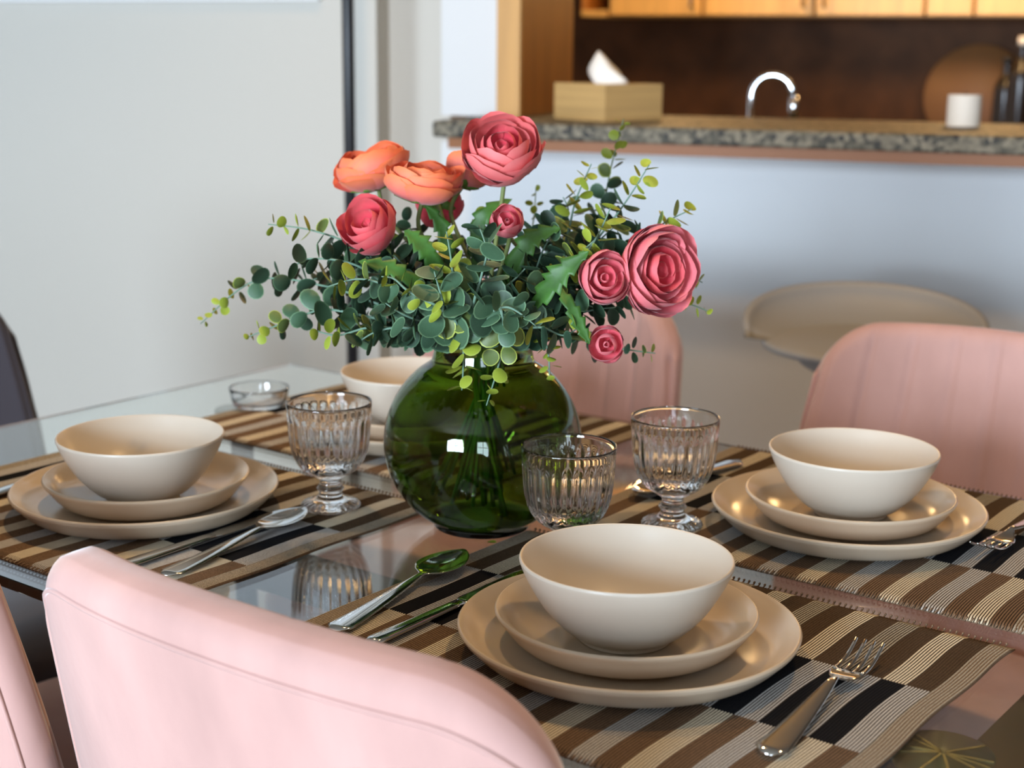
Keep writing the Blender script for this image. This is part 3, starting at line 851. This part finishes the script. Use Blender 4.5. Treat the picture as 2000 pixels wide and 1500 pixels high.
def petal_mesh(m, *a, **k):
    v, f, al = petal_data(*a, **k)
    me = mesh('petal', v, f, m)
    at = me.attributes.new('along', 'FLOAT', 'POINT'); at.data.foreach_set('value', al)
    return me
def ranunculus(lab, x, y, Y, rpx, axis, m, layers, squash=0.85, inner=2.5, outer=1.75, flare=0.0, seed=1, inner_mat=None, collar=2, bow=0.0):
    rnd = random.Random(seed)
    c = px_y(x, y, Y); dep = (c - CAM).dot(_fw); R = rpx / F_PX * dep
    ax = Vector(axis).normalized()
    base = c - ax * (R * squash * 0.92)
    t = thing('ranunculus', lab, 'flower', (0, 0, 0), 0, 'coral ranunculus flowers')
    t.location = base; q = z_to(ax, rnd.uniform(0, 6)); t.rotation_mode = 'QUATERNION'; t.rotation_quaternion = q
    for L in range(layers):
        k = L / max(1, layers - 1)
        r = R * (0.20 + 0.80 * k ** 0.9)
        n = 3 if k < 0.25 else (4 if k < 0.6 else 5) if layers > 4 else (3 if k < 0.5 else 4)
        psi = inner + (outer - inner) * k
        hw = math.pi / n * (1.45 - 0.15 * k)
        ms = [petal_mesh(inner_mat if (inner_mat and k < 0.55) else m, r * rnd.uniform(0.97, 1.03), psi * rnd.uniform(0.88, 1.07), hw, squash, flare * k * k, rnd) for _ in range(2)]
        off = rnd.uniform(0, 6)
        zsh = (R - r) * squash * 0.88                      # inner cups sit a little above the outer ones' floor
        for i in range(n):
            o = obj('petal', ms[i % 2], t, (0, 0, zsh * 0.98), (rnd.uniform(-0.05, 0.05), rnd.uniform(-0.05, 0.05), off + 2 * math.pi * i / n + rnd.uniform(-0.12, 0.12)))
    for cl in range(collar):                               # loose outer petals with visible edges
        r = R * (1.02 + 0.035 * cl); n = 4
        off = rnd.uniform(0, 6)
        for i in range(n):
            me = petal_mesh(m, r, outer * rnd.uniform(0.62, 0.92), math.pi / n * rnd.uniform(0.85, 1.1), squash, 0.03, rnd)
            obj('petal', me, t, (0, 0, -0.02 * R * (cl + 1)), (rnd.uniform(-0.07, 0.07), rnd.uniform(-0.07, 0.07), off + 2 * math.pi * i / n + rnd.uniform(-0.2, 0.2)))
    sv, sf = [], []
    for i in range(5):                                     # calyx of five sepals
        a = 2 * math.pi * i / 5
        n0 = len(sv)
        for (d, w_, z) in ((0.0, 0.10, -0.06), (0.28, 0.20, -0.05), (0.55, 0.17, 0.03), (0.80, 0.02, 0.10)):
            for s in (-1, 1):
                sv.append(((d * math.cos(a) - s * w_ * math.sin(a)) * R, (d * math.sin(a) + s * w_ * math.cos(a)) * R, z * R))
        for k in range(3): sf.append((n0 + 2 * k, n0 + 2 * k + 1, n0 + 2 * k + 3, n0 + 2 * k + 2))
    sp = obj('sepals', mesh('sepals', sv, sf, 'sepal'), t)
    sm = sp.modifiers.new('s', 'SOLIDIFY'); sm.thickness = 0.0007
    # stem, in world space then brought into the flower's frame
    rim = MOUTH + Vector(((base.x - MOUTH.x) * 0.22, (base.y - MOUTH.y) * 0.22, 0))
    back = Vector((0, bow, 0))
    dn = Vector((VC.x - (base.x - VC.x) * 0.25 + rnd.uniform(-.02, .02), VC.y - (base.y - VC.y) * 0.4 + rnd.uniform(-.02, .02), TZ + 0.022))
    pts = spline([base - ax * (R * 0.02), base - ax * 0.03 + back, rim.lerp(base, 0.35) + back, rim, rim.lerp(dn, 0.5), dn], 6)
    inv = (Matrix.Translation(base) @ q.to_matrix().to_4x4()).inverted()
    tube('stem', [inv @ in_vase(p) for p in pts], 0.0021, 'stem', t, 8)
    return t
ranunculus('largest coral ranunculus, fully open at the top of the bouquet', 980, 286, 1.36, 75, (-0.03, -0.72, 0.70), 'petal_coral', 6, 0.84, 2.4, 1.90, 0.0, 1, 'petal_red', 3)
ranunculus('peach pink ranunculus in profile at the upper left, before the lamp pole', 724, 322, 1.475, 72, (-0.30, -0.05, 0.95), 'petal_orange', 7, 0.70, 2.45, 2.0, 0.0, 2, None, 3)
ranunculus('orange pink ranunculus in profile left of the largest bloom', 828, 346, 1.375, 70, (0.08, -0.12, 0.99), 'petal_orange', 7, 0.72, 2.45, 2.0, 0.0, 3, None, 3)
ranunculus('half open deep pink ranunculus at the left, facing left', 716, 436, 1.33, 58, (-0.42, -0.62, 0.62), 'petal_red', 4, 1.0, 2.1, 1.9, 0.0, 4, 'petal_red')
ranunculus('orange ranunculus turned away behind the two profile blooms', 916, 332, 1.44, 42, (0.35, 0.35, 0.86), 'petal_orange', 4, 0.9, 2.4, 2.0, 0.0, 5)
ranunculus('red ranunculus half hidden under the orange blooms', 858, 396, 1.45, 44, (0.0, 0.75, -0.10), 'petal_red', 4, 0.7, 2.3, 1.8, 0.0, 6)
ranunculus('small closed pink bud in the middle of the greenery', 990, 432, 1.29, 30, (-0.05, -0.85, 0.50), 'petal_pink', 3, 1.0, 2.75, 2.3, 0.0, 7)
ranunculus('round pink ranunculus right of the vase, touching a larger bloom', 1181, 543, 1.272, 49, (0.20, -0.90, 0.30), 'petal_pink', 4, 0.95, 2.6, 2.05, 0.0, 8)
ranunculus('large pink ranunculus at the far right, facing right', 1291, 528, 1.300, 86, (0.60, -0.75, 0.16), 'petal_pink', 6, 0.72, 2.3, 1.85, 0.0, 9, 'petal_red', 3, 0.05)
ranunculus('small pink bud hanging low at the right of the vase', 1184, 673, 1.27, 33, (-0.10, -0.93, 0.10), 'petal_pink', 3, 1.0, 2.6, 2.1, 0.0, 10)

# ------------------------------------------------------------------ eucalyptus
def leaf_mesh(body, rim, asp, cup):
    v = [(0, 0, 0)]; f = []; fm = []
    n = 14
    for k, rr in enumerate((0.5, 0.9, 1.0)):
        for i in range(n):
            a = 2 * math.pi * i / n
            x = 0.5 + 0.5 * rr * math.cos(a); y = 0.5 * asp * rr * math.sin(a) * (1 + 0.12 * math.cos(a))
            v.append((x, y, cup * (rr * rr) * 0.5 + 0.06 * math.sin(2 * a) * rr * rr * cup * 3))
    v[0] = (0.5, 0, 0)
    for i in range(n): f.append((0, 1 + i, 1 + (i + 1) % n)); fm.append(0)
    for k in range(2):
        for i in range(n):
            j = (i + 1) % n; a = 1 + k * n
            f.append((a + i, a + n + i, a + n + j, a + j)); fm.append(k)
    return mesh('leaf', v, f, [body, rim], fm)
LEAF = {}
for cname, rimn in (('e_dark', 'e_mid'), ('e_mid', 'e_rim'), ('e_olive', 'e_rim_lime'), ('e_lime', 'e_rim_lime')):
    LEAF[cname] = [leaf_mesh(cname, rimn, a, c) for a, c in ((0.92, 0.12), (0.78, 0.18), (1.0, -0.10))]
def sprig(lab, pts, n, size, tipsize, seed, lime=0.25, dark=0.5, start=0.18, down=True):
    """pts: [(px, py, Y)...] from the mouth outwards"""
    rnd = random.Random(seed)
    W = [px_y(*p) for p in pts]
    rim = MOUTH + Vector(((W[0].x - MOUTH.x) * 0.3, (W[0].y - MOUTH.y) * 0.3, -0.004))
    # keep the stem inside the neck
    off = Vector((rim.x - VC.x, rim.y - VC.y)); 
    if off.length > 0.034: off *= 0.034 / off.length
    rim = Vector((VC.x + off.x, VC.y + off.y, MOUTH.z))
    path = spline([rim] + W, 12)
    root = thing('eucalyptus_sprig', lab, 'foliage', rim, 0, 'eucalyptus sprigs')
    dn = Vector((VC.x - off.x * rnd.uniform(0.6, 1.6), VC.y - off.y * rnd.uniform(0.6, 1.6), TZ + rnd.uniform(0.02, 0.06)))
    full = [dn, dn.lerp(rim, 0.6)] + path
    m = len(full)
    tube('stem', [(in_vase(p) if k < 4 else off_vase(p)) - rim for k, p in enumerate(full)], [0.0018 - 0.0013 * (i / m) for i in range(m)], 'stem_e', root, 6)
    cum = [0]
    for a, b in zip(path[:-1], path[1:]): cum.append(cum[-1] + (b - a).length)
    tot = cum[-1]
    roll = rnd.uniform(0, 6)
    for k in range(n):
        fr = start + (1 - start) * (k + 0.5) / n; s = fr * tot
        i = max(0, next((q for q in range(len(cum)) if cum[q] >= s), len(cum) - 1) - 1)
        a, b = path[i], path[i + 1]; p = a.lerp(b, (s - cum[i]) / max(1e-6, cum[i + 1] - cum[i])); t = (b - a).normalized()
        roll += math.pi / 2 + rnd.uniform(-0.4, 0.4)
        n1 = t.cross(Vector((0.3, 0.2, 1))).normalized(); n2 = t.cross(n1)
        for sgn in (0, math.pi):
            o_ = n1 * math.cos(roll + sgn) + n2 * math.sin(roll + sgn)
            xd = (o_ * 0.85 + t * rnd.uniform(0.05, 0.55)).normalized()
            zd = (t - xd * t.dot(xd)).normalized()
            zd = (Quaternion(xd, rnd.uniform(-0.8, 0.8)) @ zd)
            yd = zd.cross(xd)
            g = (k + 0.5) / n
            sz = (size + (tipsize - size) * max(0, (g - 0.35) / 0.65) ** 1.0) * rnd.uniform(0.85, 1.15)
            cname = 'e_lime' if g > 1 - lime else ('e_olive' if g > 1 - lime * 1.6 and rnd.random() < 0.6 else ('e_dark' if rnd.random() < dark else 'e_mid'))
            rot = Matrix((xd, yd, zd)).transposed().to_quaternion()
            obj('leaf', rnd.choice(LEAF[cname]), root, p - rim + xd * 0.002, rot, sz)
    return root
Y0 = VC.y
SPR = [
 ('long thin eucalyptus sprig reaching farthest left', [(760, 600, 1.36), (640, 560, 1.38), (500, 548, 1.42), (392, 632, 1.46)], 13, .021, .005, .22, .75),
 ('drooping eucalyptus sprig at the far left, under the longest one', [(760, 625, 1.33), (640, 605, 1.34), (570, 625, 1.37), (480, 660, 1.40)], 11, .022, .006, .2, .8),
 ('eucalyptus sprig at the left with lime tip beside the deep pink bloom', [(800, 560, 1.38), (700, 485, 1.36), (610, 450, 1.36), (524, 438, 1.36)], 11, .023, .007, .25, .6),
 ('eucalyptus sprig at the left just under the deep pink bloom', [(800, 590, 1.34), (700, 520, 1.32), (610, 505, 1.32), (575, 520, 1.33)], 9, .024, .012, .0, .7),
 ('eucalyptus sprig at the left with lime tip low beside the lamp pole', [(800, 640, 1.32), (720, 640, 1.31), (660, 655, 1.31), (615, 645, 1.31)], 9, .021, .010, .3, .65),
 ('short leafy eucalyptus sprig low left above the vase shoulder', [(820, 640, 1.30), (770, 640, 1.29), (730, 650, 1.29), (700, 668, 1.29)], 7, .021, .014, .0, .8),
 ('eucalyptus sprig left of centre with olive leaves', [(830, 600, 1.28), (760, 560, 1.27), (700, 545, 1.27), (640, 560, 1.28)], 9, .021, .012, .25, .5),
 ('eucalyptus sprig hanging over the vase front, lime tip, left one', [(885, 610, 1.26), (903, 660, 1.265), (905, 710, 1.27), (902, 762, 1.275)], 9, .020, .010, .5, .1),
 ('eucalyptus sprig hanging over the vase front, thin tip, right one', [(975, 600, 1.25), (985, 660, 1.26), (972, 720, 1.27), (950, 792, 1.275)], 10, .021, .006, .3, .1),
 ('upright eucalyptus sprig with bright lime tip left of the centre bud', [(895, 590, 1.27), (885, 540, 1.265), (880, 500, 1.26), (872, 452, 1.26)], 8, .022, .012, .45, .2),
 ('upright blue green eucalyptus sprig below the centre bud', [(925, 600, 1.26), (940, 540, 1.25), (950, 490, 1.25), (935, 440, 1.26)], 8, .023, .016, .0, .25),
 ('eucalyptus sprig with large round leaves at the centre front', [(870, 620, 1.26), (865, 590, 1.245), (855, 555, 1.24), (848, 530, 1.24)], 6, .025, .020, .0, .15),
 ('eucalyptus sprig with large teal leaf right of the centre', [(960, 610, 1.26), (990, 600, 1.245), (1020, 615, 1.24), (1050, 640, 1.24)], 7, .023, .015, .15, .2),
 ('small eucalyptus sprig hanging at the right shoulder of the vase', [(1040, 640, 1.30), (1065, 670, 1.29), (1072, 700, 1.29), (1073, 742, 1.29)], 7, .015, .006, .5, .4),
 ('tall thin eucalyptus sprig rising before the granite bar', [(1100, 520, 1.46), (1170, 420, 1.50), (1195, 320, 1.54), (1218, 232, 1.58)], 12, .018, .007, .28, .75),
 ('eucalyptus sprig with lime tip right of the largest bloom', [(1080, 540, 1.42), (1110, 450, 1.42), (1125, 390, 1.42), (1155, 320, 1.42)], 10, .021, .009, .4, .55),
 ('eucalyptus sprig with lime tip at the upper right', [(1100, 540, 1.38), (1180, 450, 1.38), (1225, 390, 1.38), (1268, 322, 1.38)], 11, .023, .010, .3, .6),
 ('short eucalyptus sprig with lime tip above the large right bloom', [(1120, 560, 1.34), (1210, 500, 1.36), (1290, 440, 1.38), (1352, 408, 1.38)], 10, .021, .013, .25, .5),
 ('lime tipped eucalyptus sprig in the middle of the right side', [(1080, 570, 1.32), (1140, 500, 1.32), (1170, 455, 1.32), (1195, 400, 1.32)], 9, .021, .014, .4, .45),
 ('eucalyptus sprig peeping out right of the large right bloom', [(1120, 590, 1.36), (1240, 590, 1.36), (1330, 590, 1.36), (1388, 610, 1.36)], 10, .016, .006, .3, .5),
 ('thin dark eucalyptus sprig beyond the low pink bud', [(1080, 640, 1.34), (1160, 670, 1.34), (1220, 682, 1.34), (1280, 690, 1.34)], 9, .015, .007, .1, .8),
 ('eucalyptus sprig at the right behind the large bloom', [(1130, 560, 1.40), (1250, 545, 1.40), (1330, 535, 1.40), (1372, 552, 1.40)], 9, .016, .008, .3, .5),
 ('faint thin eucalyptus sprig far behind the centre bud', [(1000, 560, 1.50), (1030, 480, 1.54), (1042, 430, 1.57), (1047, 365, 1.60)], 8, .014, .006, .3, .6),
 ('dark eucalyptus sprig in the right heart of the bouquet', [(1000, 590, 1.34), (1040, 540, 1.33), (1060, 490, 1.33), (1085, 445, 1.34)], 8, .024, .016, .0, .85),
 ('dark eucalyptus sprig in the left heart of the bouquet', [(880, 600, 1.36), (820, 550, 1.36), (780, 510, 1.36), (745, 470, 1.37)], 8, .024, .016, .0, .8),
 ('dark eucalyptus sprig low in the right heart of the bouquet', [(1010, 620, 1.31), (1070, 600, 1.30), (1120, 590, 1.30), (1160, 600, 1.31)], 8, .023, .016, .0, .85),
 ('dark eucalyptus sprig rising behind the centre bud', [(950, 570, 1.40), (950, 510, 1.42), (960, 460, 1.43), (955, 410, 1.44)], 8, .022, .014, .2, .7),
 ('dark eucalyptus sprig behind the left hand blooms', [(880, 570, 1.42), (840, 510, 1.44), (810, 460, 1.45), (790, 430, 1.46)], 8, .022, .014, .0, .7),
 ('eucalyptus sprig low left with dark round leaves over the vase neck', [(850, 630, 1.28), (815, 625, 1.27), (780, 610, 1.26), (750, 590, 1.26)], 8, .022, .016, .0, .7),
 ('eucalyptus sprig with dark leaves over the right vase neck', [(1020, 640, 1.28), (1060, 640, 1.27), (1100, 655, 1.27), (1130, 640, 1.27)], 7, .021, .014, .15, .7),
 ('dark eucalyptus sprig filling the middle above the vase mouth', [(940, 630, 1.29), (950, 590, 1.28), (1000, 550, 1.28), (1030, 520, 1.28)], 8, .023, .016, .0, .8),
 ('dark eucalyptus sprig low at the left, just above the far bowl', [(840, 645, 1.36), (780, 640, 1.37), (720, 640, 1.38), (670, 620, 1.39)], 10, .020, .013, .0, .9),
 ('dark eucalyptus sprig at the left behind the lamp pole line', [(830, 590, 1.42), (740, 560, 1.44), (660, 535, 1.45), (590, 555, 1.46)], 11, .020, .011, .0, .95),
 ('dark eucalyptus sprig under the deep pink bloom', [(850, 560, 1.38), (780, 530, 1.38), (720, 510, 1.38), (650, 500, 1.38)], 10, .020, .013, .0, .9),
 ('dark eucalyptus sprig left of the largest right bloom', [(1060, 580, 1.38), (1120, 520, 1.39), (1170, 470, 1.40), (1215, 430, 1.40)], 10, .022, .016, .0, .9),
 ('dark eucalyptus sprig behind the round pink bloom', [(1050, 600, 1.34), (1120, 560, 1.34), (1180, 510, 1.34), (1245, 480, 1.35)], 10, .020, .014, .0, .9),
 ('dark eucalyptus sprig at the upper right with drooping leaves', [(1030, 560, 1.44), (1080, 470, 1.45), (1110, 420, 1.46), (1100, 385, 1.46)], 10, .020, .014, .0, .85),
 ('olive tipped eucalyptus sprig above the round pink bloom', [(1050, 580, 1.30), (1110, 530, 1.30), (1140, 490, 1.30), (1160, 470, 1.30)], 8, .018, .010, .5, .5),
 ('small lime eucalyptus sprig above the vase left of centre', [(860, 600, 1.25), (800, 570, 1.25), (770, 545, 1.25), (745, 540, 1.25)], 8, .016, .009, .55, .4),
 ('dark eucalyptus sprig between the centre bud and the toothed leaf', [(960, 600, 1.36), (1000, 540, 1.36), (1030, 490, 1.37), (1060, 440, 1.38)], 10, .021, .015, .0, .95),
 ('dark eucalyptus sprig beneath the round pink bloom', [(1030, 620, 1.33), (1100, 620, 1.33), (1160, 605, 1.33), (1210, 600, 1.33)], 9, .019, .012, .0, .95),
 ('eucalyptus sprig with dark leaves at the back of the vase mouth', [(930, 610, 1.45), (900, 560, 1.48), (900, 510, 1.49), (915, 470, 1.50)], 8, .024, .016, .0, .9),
]
for i, (lab, pts, n, a, b, lime, dark) in enumerate(SPR):
    sprig(lab, pts, int(n * 1.45), a * 1.12, b * 1.1, 100 + i, lime, dark, 0.15 if i < 7 else 0.25)

# serrated ranunculus leaves
def toothed_leaf(name, pts, width, lobes, seed):
    rnd = random.Random(seed)
    P = spline(pts, 16); v, f = [], []
    n = len(P)
    for i, p in enumerate(P):
        t = (P[min(i + 1, n - 1)] - P[max(i - 1, 0)]).normalized()
        side = t.cross(Vector((0, -0.8, 0.6))).normalized(); nr = side.cross(t)
        g = i / (n - 1)
        w_ = width * math.sin(math.pi * min(1, 0.06 + g * 0.95)) ** 0.8 * (0.50 + 0.50 * (1 - (g * lobes) % 1.0))
        for k in range(5):
            u = -1 + k / 2
            v.append(p + side * (w_ * u) + nr * (0.18 * w_ * abs(u) + 0.05 * width * math.sin(5 * g + u)))
    for i in range(n - 1):
        for k in range(4):
            a = i * 5 + k; f.append((a, a + 1, a + 6, a + 5))
    return v, f
LV = [('bright green toothed leaf beside the round pink bloom', [(1040, 600, 1.28), (1075, 560, 1.27), (1100, 530, 1.265), (1150, 490, 1.265)], 0.020, 3.5),
      ('long green toothed leaf above the low pink bud', [(1090, 560, 1.28), (1115, 600, 1.265), (1135, 640, 1.262), (1152, 672, 1.26)], 0.011, 3.5),
      ('green toothed leaf between the left blooms', [(860, 560, 1.34), (840, 500, 1.33), (815, 470, 1.33), (790, 450, 1.33)], 0.018, 3.5),
      ('green toothed leaf below the left bloom', [(850, 580, 1.30), (790, 540, 1.29), (750, 520, 1.29), (700, 510, 1.29)], 0.015, 3.5),
      ('dark green toothed leaf right of the centre bud', [(980, 560, 1.33), (1020, 490, 1.32), (1050, 460, 1.32), (1095, 445, 1.32)], 0.018, 3.5),
      ('green toothed leaf behind the largest bloom', [(930, 540, 1.40), (930, 460, 1.42), (950, 415, 1.42), (1000, 388, 1.43)], 0.015, 3.5),
      ('green toothed leaf under the red hidden bloom', [(880, 560, 1.38), (870, 470, 1.38), (855, 430, 1.38), (830, 400, 1.38)], 0.013, 2.5)]
for i, (lab, pts, w_, lo) in enumerate(LV):
    W = [px_y(*p) for p in pts]
    root = thing('toothed_leaf', lab, 'leaf', W[0], 0, 'toothed leaves')
    v, f = toothed_leaf('blade', [p - W[0] for p in W], w_ * 0.72, lo * 1.6, i)
    b = obj('blade', mesh('blade', v, f, 'leaf_g'), root)
    sm = b.modifiers.new('s', 'SOLIDIFY'); sm.thickness = 0.0005
    rim = MOUTH + Vector(((W[0].x - MOUTH.x) * 0.3, (W[0].y - MOUTH.y) * 0.3, 0))
    tube('leaf_stalk', [in_vase(p) - W[0] for p in spline([rim - Vector((0, 0, 0.06)), rim, W[0].lerp(rim, 0.4), W[0] + (W[1] - W[0]) * 0.1], 5)], 0.0015, 'stem', root, 6)

# ------------------------------------------------------------------ ceiling downlights
def downlight(lab, p, power):
    t = thing('downlight', lab, 'lamp', (p.x, p.y, ZC), 0, 'ceiling downlights')
    lathe('trim_ring', [(0.040, -0.001), (0.055, -0.001), (0.055, -0.008), (0.042, -0.010), (0.040, -0.001)], 'paint_white', 32, t)
    l = bpy.data.lights.new('downlight_bulb', 'SPOT'); l.energy = power; l.color = (1.0, 0.62, 0.27)
    l.spot_size = math.radians(115); l.spot_blend = 0.6; l.shadow_soft_size = 0.045
    o = bpy.data.objects.new('downlight_bulb', l); col.objects.link(o); o.parent = t; o.location = (0, 0, -0.03)
downlight('ceiling downlight above the far left of the table', tab(0.10, 0.12), 48)
downlight('ceiling downlight above the far right of the table', tab(1.20, 0.08), 48)
MT['globe'] = mat('lit_opal_glass', (1.0, 0.85, 0.6), 0.4, emit=((1.0, 0.62, 0.26), 42.0))
def pendant(lab, p, r, power):
    t = thing('pendant_lamp', lab, 'lamp', (p.x, p.y, ZC))
    z = p.z - ZC
    tube('cord', [(0, 0, 0), (0, 0, z + r)], 0.003, 'black', t, 8)
    lathe('canopy', [(0, -0.025), (0.045, -0.025), (0.05, 0), (0, 0)], 'black', 24, t)
    lathe('globe', [(0 if abs(a) > 89.9 else r * math.cos(math.radians(a)), z + r * math.sin(math.radians(a))) for a in np.linspace(-90, 90, 15)], 'globe', 32, t)
pendant('warm lit globe pendant hanging in the kitchen', Vector((1.35, 4.3, 1.66)), 0.11, 0)
pendant('warm lit globe pendant hanging over the far kitchen worktop', Vector((0.45, 4.5, 1.72)), 0.11, 0)

# a fallen eucalyptus leaf on the glass between vase and nearest bowl
q = px_z(958, 1062, TZ)
tag(obj('fallen_leaf', LEAF['e_lime'][1], None, (q.x - 0.003, q.y, TZ + 0.0006), (0.05, 0.0, 0.4), 0.009), 'tiny yellow green leaf fallen on the glass before the vase', 'leaf')
